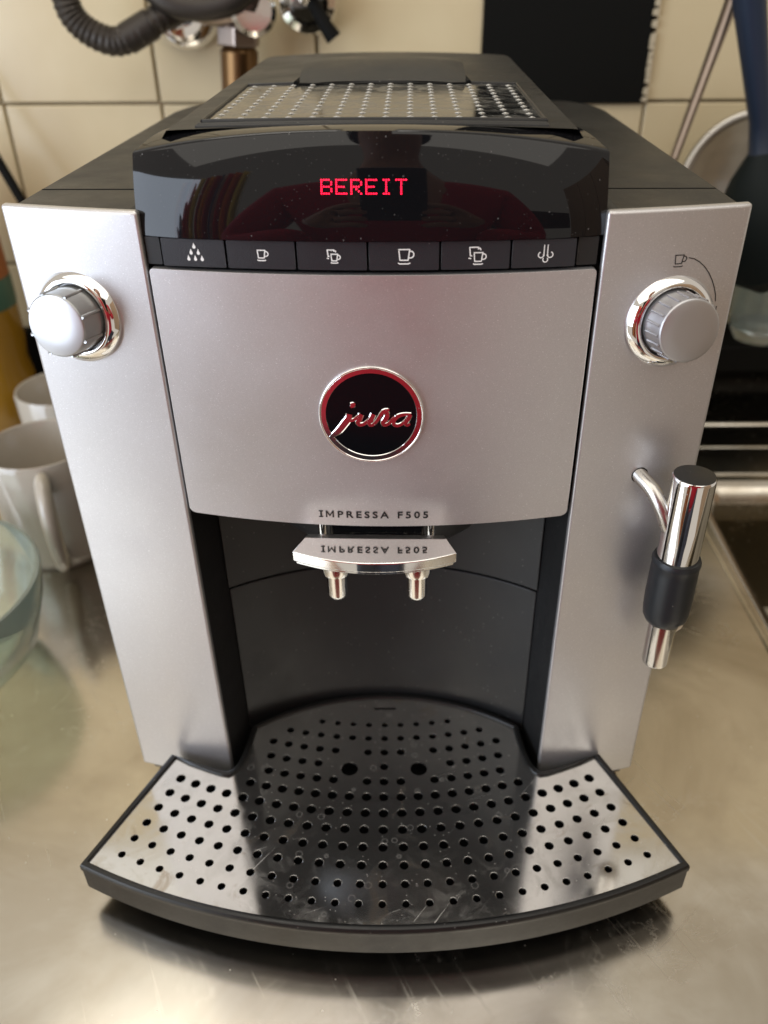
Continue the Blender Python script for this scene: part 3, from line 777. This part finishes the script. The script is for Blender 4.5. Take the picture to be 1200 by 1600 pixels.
obj("pipe_grommet", lathe([(0.0038, 0.0), (0.0037, 0.0001), (0.0030, 0.0002)], 32, (0.1139, Fx(0.1139) - 0.0001, 0.2104), (0.22, -1, 0)), M['void'], wand)
obj("paint_chip", poly([(0, 0), (0.0024, 0.0012), (0.0036, 0.0026), (0.0030, 0.0034), (0.0012, 0.0030), (0.0006, 0.0012)], lambda u, v, l=0.0: (wx + 0.0022 + u, wy - math.sqrt(max(0, 0.01075 ** 2 - (0.0022 + u) ** 2)), 0.1418 + v)), M['plaster'], wand, False)

# --- drip tray (turned a touch on its runners)
tray = empty("drip_tray"); tray.parent = cm; tray.rotation_euler = (0, 0, R(0.85))
cyc, ZT = 0.2394, 0.0300
def tray_outline(d=0.0):
    """right half, counter-clockwise from front centre; d grows outwards"""
    Ro = 0.3480 + d; out = []
    a1 = math.asin((0.1475 + d * 1.05) / Ro)
    out += [(Ro * sin(a1 * i / 20), cyc - Ro * cos(a1 * i / 20)) for i in range(21)]
    bx_, by_ = 0.1182 + d, -0.0083 + d * 0.5
    out.append((bx_, by_))
    out += [(0.1075 - d * 0.1, -0.0125 + d * 0.7), (0.0960, -0.0170 + d * 0.8), (0.0885, -0.0195 + d * 0.9), (0.0850 + d * 0.3, -0.0200 + d), (0.0822 + d * 0.6, -0.0183 + d * 0.8), (0.0800 + d * 0.8, -0.0135 + d * 0.6), (0.0785 + d * 0.9, -0.0070 + d * 0.3), (0.0772 + d, 0.0020), (0.0762 + d, 0.0120)]
    Rb = 0.128; h0 = 0.0375 + d - Rb
    a0 = math.asin(0.0757 / Rb)
    out += [(Rb * sin(a0 * (1 - i / 12)), h0 + Rb * cos(a0 * (1 - i / 12))) for i in range(13)]
    return out
def full(out): return out + [(-x, y) for x, y in out[::-1][1:-1]]
inner = full(tray_outline(-0.0026)); outer = full(tray_outline(0.0004))
def circ(cx, cy, r, n=14): return [(cx + r * cos(2 * pi * i / n), cy + r * sin(2 * pi * i / n)) for i in range(n)]
holes = []
rowcols = {1: range(0, 13), 2: range(0, 13), 3: range(0, 13), 4: range(0, 13), 5: range(0, 13), 6: range(0, 13), 7: range(0, 9),
           8: [0, 1, 3, 4, 5, 6, 7], 9: [0, 4, 5, 6, 7], 10: [0, 1, 3, 4, 5, 6, 7], 11: range(0, 7), 12: range(0, 5)}
rad = {1: .00165, 2: .0018, 3: .0020, 4: .0021, 5: .0022, 6: .0023, 7: .0023, 8: .0022, 9: .0021, 10: .0020, 11: .0018, 12: .0016}
for rI, cs in rowcols.items():
    Rr = 0.335 - 0.0100 * (rI - 1)
    st = Rr * R(1.895) if rI <= 7 else 0.0091
    for c in cs:
        for s in ((1, -1) if c else (1,)):
            t = s * c * st / Rr
            holes.append(circ(Rr * sin(t), cyc - Rr * cos(t), rad[rI] * 1.13 + 0.00012))
for s in (1, -1): holes.append(circ(s * 0.0189, -0.0170, 0.0047, 24))
holes.append([(-0.0065, 0.0262), (0.0065, 0.0262), (0.0065, 0.0280), (-0.0065, 0.0280)])
cu = bpy.data.curves.new("plate", 'CURVE'); cu.dimensions = '2D'; cu.fill_mode = 'BOTH'; cu.extrude = 0.0006; cu.bevel_depth = 0.00012; cu.bevel_resolution = 1
for L in [inner] + holes:
    s = cu.splines.new('POLY'); s.points.add(len(L) - 1); s.use_cyclic_u = True
    for p, (x, y) in zip(s.points, L): p.co = (x, y, 0, 1)
to = bpy.data.objects.new("plate", cu); C.objects.link(to)
me = bpy.data.meshes.new_from_object(to.evaluated_get(bpy.context.evaluated_depsgraph_get()))
bpy.data.objects.remove(to)
me.materials.clear(); me.materials.append(M['tray']); me.name = "drip_plate"; me.shade_flat()
for p in me.vertices: p.co.z += ZT - 0.0009
plate = bpy.data.objects.new("drip_plate", me); C.objects.link(plate); plate.parent = tray
# rim: lip and outer wall swept round the outline
def rim():
    prof = [(-0.0029, ZT - 0.006), (-0.0027, ZT + 0.0002), (-0.0023, ZT + 0.0012), (-0.0010, ZT + 0.0016), (0.0002, ZT + 0.0012), (0.0008, ZT), (0.0008, ZT - 0.003), (0.0003, ZT - 0.0036), (0.0002, 0.013), (-0.0008, 0.0105), (-0.006, 0.0098)]
    rows = [full(tray_outline(d)) for d, z in prof]; V = []; F = []
    n = len(rows[0])
    for (d, z), row in zip(prof, rows): V += [(x, y, z) for x, y in row]
    for j in range(len(prof) - 1):
        for i in range(n): F.append((j * n + i, (j + 1) * n + i, (j + 1) * n + (i + 1) % n, j * n + (i + 1) % n))
    k = (len(prof) - 1) * n
    return V, [q[::-1] for q in F] + [tuple(range(k, k + n))[::-1]]
obj("tray_rim", rim(), M['rim'], tray, sharp=45)
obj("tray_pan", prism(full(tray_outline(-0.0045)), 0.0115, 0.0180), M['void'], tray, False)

# level correction measured on the photo: the whole upper body leans a hair
for o in cm.children_recursive:
    if o.type != 'MESH' or o.parent == tray: continue
    for p in o.data.vertices:
        p.co.z += -0.009 * p.co.x * min(1.0, max(0.0, p.co.z / 0.19))

# ================================================================ THINGS AROUND
def mug(name, loc, ang, R0, H, label):
    root = empty(name, loc); root.rotation_euler = (0, 0, ang)
    tag(root, label, "mug", "white mugs behind the coffee machine")
    t = 0.003
    prof = [(0, 0.002), (R0 * 0.70, 0.002), (R0 * 0.74, 0.0), (R0 * 0.80, 0.0015), (R0 * 0.90, 0.012), (R0 * 0.95, 0.03), (R0 * 0.99, H * 0.6), (R0, H - 0.002), (R0 - 0.001, H), (R0 - t + 0.001, H), (R0 - t, H - 0.002), (R0 * 0.95 - t, H * 0.5), (R0 * 0.85 - t, 0.014), (R0 * 0.6, 0.007), (0, 0.006)]
    obj("mug_body", lathe(prof, 64), M['ceramic'], root, sharp=60)
    hp = smooth_path([(0, -R0 * 0.93, H * 0.86), (0, -R0 - 0.012, H * 0.90), (0, -R0 - 0.026, H * 0.78), (0, -R0 - 0.029, H * 0.55), (0, -R0 - 0.018, H * 0.28), (0, -R0 * 0.90, H * 0.16)], 6)
    obj("handle", tube(hp, 0.0075, 16, flat=(0.8, 1.2)), M['ceramic'], root)
    obj("coffee_dregs", lathe([(R0 * 0.92 - t, 0.050), (0, 0.050)], 40), M['coffee'], root)
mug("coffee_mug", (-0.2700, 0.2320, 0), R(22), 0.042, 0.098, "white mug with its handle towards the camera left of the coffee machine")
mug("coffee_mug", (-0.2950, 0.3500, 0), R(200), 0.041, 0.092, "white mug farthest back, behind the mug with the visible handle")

gb = empty("glass_bowl", (-0.311, 0.085, 0)); tag(gb, "thick pale green glass bowl cut by the left edge of the photo", "bowl")
obj("bowl_wall", lathe([(0, 0.001), (0.045, 0.001), (0.060, 0.004), (0.074, 0.020), (0.083, 0.050), (0.0865, 0.070), (0.0860, 0.0725), (0.0835, 0.0725), (0.0825, 0.070), (0.078, 0.050), (0.068, 0.022), (0.055, 0.0085), (0.03, 0.006), (0, 0.006)], 96), M['glass'], gb, sharp=60)
obj("foot_ring", lathe([(0.040, 0.0005), (0.044, 0.0003), (0.044, -0.0001), (0.040, -0.0001)], 64, close=True), M['glass'], gb)

bt = empty("detergent_bottle", (-0.420, 0.470, 0)); tag(bt, "orange and yellow squeeze bottle with a green band behind the left panel", "bottle")
obj("bottle_body", lathe([(0, 0.0), (0.036, 0.0), (0.040, 0.006), (0.041, 0.05), (0.038, 0.07), (0.041, 0.09), (0.041, 0.125)], 40), M['yellow'], bt)
obj("bottle_label", lathe([(0.0412, 0.125), (0.0415, 0.127), (0.0415, 0.152), (0.0412, 0.154)], 40), M['green'], bt)
obj("bottle_shoulder", lathe([(0.041, 0.154), (0.040, 0.21), (0.034, 0.235), (0.018, 0.250), (0.013, 0.255), (0.013, 0.275), (0, 0.275)], 40), M['orange'], bt)

o = obj("black_rod", tube([(-0.405, 0.50, 0.345), (-0.330, 0.475, 0.175), (-0.315, 0.470, 0.125)], 0.0045, 14), M['black'])
tag(o, "thin black rod leaning by the tiles at the left edge", "rod")

# tap with hose, flange and brass pipe on the wall
tap = empty("wall_tap", (-0.19, 0.54, 0.37)); tag(tap, "chrome wall tap with dark braided hose and brass pipe above the machine", "tap")
tap_inv = Vector(tap.location)
def loc(P): return [(Vector(p) - tap_inv) for p in P]
def wl(px, py, y=0.54):   # where a photo pixel meets the plane at depth y (used only to read positions off the photo)
    d = f_ + r_ * ((px - 600) / 1291.1) - u_ * ((py - 800) / 1291.1); c = Vector(camo.matrix_world.translation)
    return c + d * ((y - c.y) / d.y)
hose = smooth_path([wl(92, -60, .47), wl(98, -20, .47), wl(112, 22, .47), wl(140, 50, .47), wl(180, 65, .47), wl(215, 52, .47), wl(250, 28, .475), wl(290, 8, .485), wl(330, -10, .49)], 8)
hr = [0.0105 * (1.0 + (0.10 if i % 2 else 0.0)) for i in range(len(hose))]
obj("hose", tube(loc(hose), hr, 20), M['braid'], tap)
collar = [hose[int(len(hose) * 0.56)], hose[int(len(hose) * 0.70)]]
obj("hose_collar", tube(loc(collar), 0.0122, 20), M['braid'], tap)
fc = wl(290, 18, .535) - tap_inv
obj("flange", lathe([(0.031, 0), (0.031, 0.002), (0.026, 0.010), (0.020, 0.013), (0.019, 0.018), (0.012, 0.019), (0.012, 0.05), (0, 0.05)], 48, fc, (0, -1, 0)), M['chrome'], tap)
obj("supply_hose", tube(smooth_path([a_ - tap_inv for a_ in (wl(225, -30, .47), wl(262, 2, .468), wl(310, 12, .468), wl(360, 2, .468), wl(400, -30, .47))], 6), 0.0100, 16), M['braid'], tap)
obj("tap_body", tube(loc([wl(300, 8, .49), wl(345, 14, .49), wl(395, 8, .49), wl(400, -30, .49)]), [0.012, 0.014, 0.013, 0.012], 20), M['steel_dull'], tap)
obj("tap_valve", lathe([(0, 0.0), (0.017, 0.0), (0.019, 0.004), (0.019, 0.018), (0.015, 0.022), (0, 0.022)], 24, wl(395, 20, .50) - tap_inv, (0.2, -1, 0.1)), M['chrome_old'], tap)
p0 = wl(373, 52, .50) - tap_inv; p1 = wl(373, 72, .50) - tap_inv; p2 = wl(376, 175, .50) - tap_inv
obj("hex_nut", tube([p0 + Vector((0, 0, 0.006)), p1], 0.0195, 6), M['steel_dull'], tap, False, 0.0015)
obj("pipe_fitting", tube([p0 + Vector((0, 0, 0.03)), p0], 0.013, 20), M['chrome_old'], tap)
obj("brass_pipe", tube([p1, p1 - Vector((0, 0, 0.004)), p2], [0.0135, 0.0165, 0.0160], 24), M['brass'], tap)

vp = empty("shutoff_valve", wl(480, 0, .52)); tag(vp, "round chrome valve with a small black lever at the top edge", "valve")
o3 = Vector((0, 0, 0))
obj("valve_ring", lathe([(0.027, 0), (0.027, 0.004), (0.024, 0.010), (0.018, 0.012), (0.016, 0.008), (0.014, 0.020), (0, 0.022)], 48, o3, (0.1, -1, -0.1)), M['chrome'], vp)
obj("valve_stem", tube([(0, -0.012, 0), (0.006, -0.03, 0.01)], 0.008, 16), M['chrome_old'], vp)
obj("lever", tube([(0.004, -0.022, 0.004), (0.017, -0.026, -0.018), (0.024, -0.026, -0.028)], [0.005, 0.006, 0.007], 12), M['black'], vp, True)

# utensils at the right
o = obj("utensil_handle", tube([wl(1052, 250, .40), wl(1100, 120, .42), wl(1140, 12, .435), wl(1165, -60, .44)], [0.0048, 0.0058, 0.0075, 0.0085], 16, flat=(1.0, 0.7)), M['steel_dull'])
tag(o, "long brownish steel utensil handle leaning left of the blue ladle", "utensil")
ld = empty("ladle", wl(1180, 300, .40)); tag(ld, "dark blue silicone ladle hanging head down at the right edge", "ladle")
li = Vector(ld.location)
P = [wl(1168, -60, .41), wl(1171, 0, .41), wl(1180, 100, .405), wl(1188, 190, .40), wl(1189, 235, .398), wl(1188, 262, .396)]
obj("ladle_handle", tube([p - li for p in P], [0.0125, 0.0120, 0.0100, 0.0085, 0.0095, 0.0150], 20), M['blue'], ld)
P = [wl(1188, 240, .397), wl(1187, 275, .395), wl(1186, 320, .392), wl(1186, 370, .390), wl(1190, 420, .390), wl(1195, 450, .392)]
obj("ladle_head", tube([p - li for p in P], [0.0100, 0.022, 0.032, 0.036, 0.030, 0.008], 28, flat=(0.55, 1.0) if False else (1.0, 1.0)), M['teal'], ld)

sv = empty("sieve", wl(1185, 300, .46)); tag(sv, "round wire sieve with a steel rim leaning behind the ladle", "sieve")
so = Vector((0, 0, 0)); ax = (-0.25, -1, 0.35)
X, Y, A = frame(ax); Rs = 0.066
ring = [so + X * (Rs * cos(2 * pi * i / 64)) + Y * (Rs * sin(2 * pi * i / 64)) for i in range(65)]
obj("sieve_rim", tube(ring, 0.0042, 12, caps=False), M['mesh_steel'], sv)
mv = []
for i in range(-40, 41):
    c = i / 40 * Rs * 0.97; h = math.sqrt(max(0, Rs * Rs * 0.95 - c * c))
    if h < 0.004: continue
    for D, E in ((X, Y), (Y, X)):
        L = []
        for j in range(9):
            t = (j / 8 * 2 - 1) * h; dep = -0.028 * (1 - (c * c + t * t) / (Rs * Rs))
            L.append(so + D * c + E * t + A * dep)
        mv.append(tube(L, 0.0006, 3, caps=False))
o = obj("sieve_mesh", join(*mv), M['mesh_steel'], sv); o['kind'] = 'stuff'

gj = empty("glass_beaker", (0.3750, 0.470, 0.022)); tag(gj, "cloudy glass beaker at the right edge below the ladle", "glass")
gp = wl(1190, 465, .47); gj.location = (gp.x + 0.016, 0.494, 0.0785)
obj("beaker_wall", lathe([(0, 0.0), (0.024, 0.0), (0.030, 0.012), (0.034, 0.03), (0.036, 0.075), (0.034, 0.075), (0.032, 0.03), (0.028, 0.014), (0, 0.006)], 48), M['clear'], gj)

# ================================================================ seen only as reflections: photographer and the room behind, plus added stand-ins
person = empty("person", (0.02, -0.565, -0.9)); tag(person, "person in a red sweater holding a phone in front of the coffee machine", "person")
def skinned(name, chains, m, parent, sub=2):
    V = []; E = []; rad_ = []
    idx = {}
    for ch in chains:
        prev = None
        for p, r in ch:
            key = tuple(round(c, 4) for c in p)
            if key not in idx: idx[key] = len(V); V.append(p); rad_.append(r)
            i = idx[key]
            if prev is not None: E.append((prev, i))
            prev = i
    me = bpy.data.meshes.new(name); me.from_pydata(V, E, []); me.materials.append(m)
    o = bpy.data.objects.new(name, me); C.objects.link(o); o.parent = parent
    sk = o.modifiers.new("skin", 'SKIN'); sk.use_smooth_shade = True
    for i, r in enumerate(rad_): me.skin_vertices[0].data[i].radius = r if hasattr(r, '__len__') else (r, r)
    me.skin_vertices[0].data[0].use_root = True
    sb = o.modifiers.new("subsurf", 'SUBSURF'); sb.levels = sub; sb.render_levels = sub
    return o
# coordinates relative to the feet; the counter top is 0.90 above the floor
hipz = 0.92; sh = 1.40
skinned("person_body", [[((0, -0.02, hipz), (0.15, 0.10)), ((0, -0.02, 1.12), (0.14, 0.10)), ((0, 0.0, 1.34), (0.17, 0.11)), ((0, 0.0, 1.46), (0.08, 0.07)), ((0, 0.015, 1.53), 0.05), ((0, 0.045, 1.60), (0.072, 0.09)), ((0, 0.05, 1.68), (0.075, 0.095)), ((0, 0.045, 1.73), (0.055, 0.07))]], M['skin'], person)
skinned("sweater", [[((0, -0.02, 0.835), (0.168, 0.118)), ((0, -0.02, 1.12), (0.158, 0.118)), ((0, 0.0, 1.34), (0.175, 0.122)), ((0, 0.0, 1.45), (0.085, 0.075))],
                    [((0, 0.0, 1.34), (0.175, 0.122)), ((-0.19, 0.0, 1.36), 0.065), ((-0.27, 0.05, 1.13), 0.055), ((-0.13, 0.150, 1.18), 0.040)],
                    [((0, 0.0, 1.34), (0.175, 0.122)), ((0.19, 0.0, 1.36), 0.065), ((0.25, 0.05, 1.13), 0.055), ((0.12, 0.150, 1.18), 0.040)]], M['red_wool'], person)
skinned("trousers", [[((0, -0.02, 0.90), (0.165, 0.115)), ((0.09, -0.02, 0.78), 0.10), ((0.10, -0.01, 0.46), 0.065), ((0.10, -0.03, 0.06), 0.048)],
                     [((0, -0.02, 0.90), (0.165, 0.115)), ((-0.09, -0.02, 0.78), 0.10), ((-0.10, -0.01, 0.46), 0.065), ((-0.10, -0.03, 0.06), 0.048)]], M['denim'], person)
obj("hair", lathe([(0.088, 1.645), (0.098, 1.69), (0.092, 1.745), (0.060, 1.785), (0, 1.795)], 24, (0, 0.015, 0)), M['hair'], person)
for s in (-1, 1):
    ch = []
    wr = Vector((s * 0.115 - 0.005, 0.165, 1.205)); pm = Vector((s * 0.082 - 0.005, 0.195, 1.245))
    ch.append([(tuple(wr), 0.026), (tuple(pm), (0.030, 0.017))])
    for i in range(4):
        b = pm + Vector((-s * 0.008, 0.004, 0.030 - i * 0.019)); m1 = b + Vector((-s * 0.022, 0.018, 0.004)); m2 = b + Vector((-s * 0.042, 0.010, 0.004 - 0.002 * i))
        ch.append([(tuple(pm), (0.030, 0.017)), (tuple(b), 0.0095), (tuple(m1), 0.0085), (tuple(m2), 0.0075)])
    ch.append([(tuple(wr), 0.026), (tuple(wr + Vector((-s * 0.02, -0.004, 0.030))), 0.012), (tuple(pm + Vector((-s * 0.030, -0.012, 0.026))), 0.010)])
    skinned("hand", ch, M['skin'], person, 1)
ph = obj("phone", box(-0.040, 0.040, -0.004, 0.004, -0.078, 0.078), M['phone'], None, True, 0.003)
tag(ph, "black phone held up in both hands of the person in red", "phone")
ph.location = Vector(camo.location if False else (0.0141, -0.3192, 0.393)) - f_ * 0.012; ph.rotation_euler = (R(-33), 0, R(2))

cn = 150
cv = [(-1.30 + 0.62 * i / cn, -1.55 + 0.035 * sin(i * 0.55) + 0.01 * sin(i * 1.3), z) for z in (-0.85, 1.1) for i in range(cn + 1)]
cm_ = mat("striped_backdrop_cloth", (0.5, 0.1, 0.05), 0.85); n_ = N(cm_)
sx_ = n_.n('ShaderNodeSeparateXYZ'); n_.link(n_.co, sx_.inputs[0])
fr_ = n_.math('FRACT', n_.math('MULTIPLY', sx_.outputs[0], 6.0))
rp = n_.ramp(fr_, [(0.0, (0.45, 0.02, 0.02)), (0.22, (0.65, 0.30, 0.03)), (0.36, (0.60, 0.12, 0.02)), (0.52, (0.30, 0.01, 0.02)), (0.66, (0.70, 0.50, 0.10)), (0.78, (0.05, 0.05, 0.12)), (0.88, (0.60, 0.55, 0.45))])
rp.node.color_ramp.interpolation = 'CONSTANT'; n_.to('Base Color', rp)
cu_ = obj("backdrop", (cv, [(i, i + 1, i + cn + 2, i + cn + 1) for i in range(cn)]), cm_)  # unseen striped sheet, stands in for coloured shelf items in the reflections
so_ = cu_.modifiers.new("thickness", 'SOLIDIFY'); so_.thickness = 0.002
tag(cu_, "red, orange and yellow striped curtain standing in for coloured shelf items mirrored in the display", "backdrop")
ck = empty("kitchen_cabinet", (0.5, -2.3, 0.25)); tag(ck, "long dark wall cabinet across the room, seen as a dark band in the display", "cabinet")
obj("carcass", box(-1.0, 1.2, -0.3, 0.0, 0, 0.42), M['cabinet'], ck, True, 0.003)
for i in range(4):
    d = obj("door", box(-0.998 + 0.55 * i, -0.452 + 0.55 * i, 0.0005, 0.018, 0.003, 0.417), M['cabinet'], ck, True, 0.002)
    obj("handle", tube([(-0.50 + 0.55 * i, 0.04, 0.05), (-0.50 + 0.55 * i, 0.04, 0.17)], 0.005, 12), M['steel_dull'], d)

pc = empty("added_cabinet", (1.55, -1.25, -0.9)); tag(pc, "added unseen tall wooden cabinet that reflects warm brown in the right panel", "cabinet")
obj("carcass", box(-0.02, 0.35, -0.75, 0.75, 0.0, 2.1), M['wood'], pc, True, 0.004)  # added out of view to warm and darken the right panel's reflection
for i in range(3):
    d = obj("door", box(-0.04, -0.0205, -0.745 + 0.5 * i, -0.255 + 0.5 * i, 0.08, 2.08), M['wood'], pc, True, 0.003)
    obj("handle", tube([(-0.07, -0.30 + 0.5 * i, 0.95), (-0.07, -0.30 + 0.5 * i, 1.10)], 0.006, 12), M['steel_dull'], d)
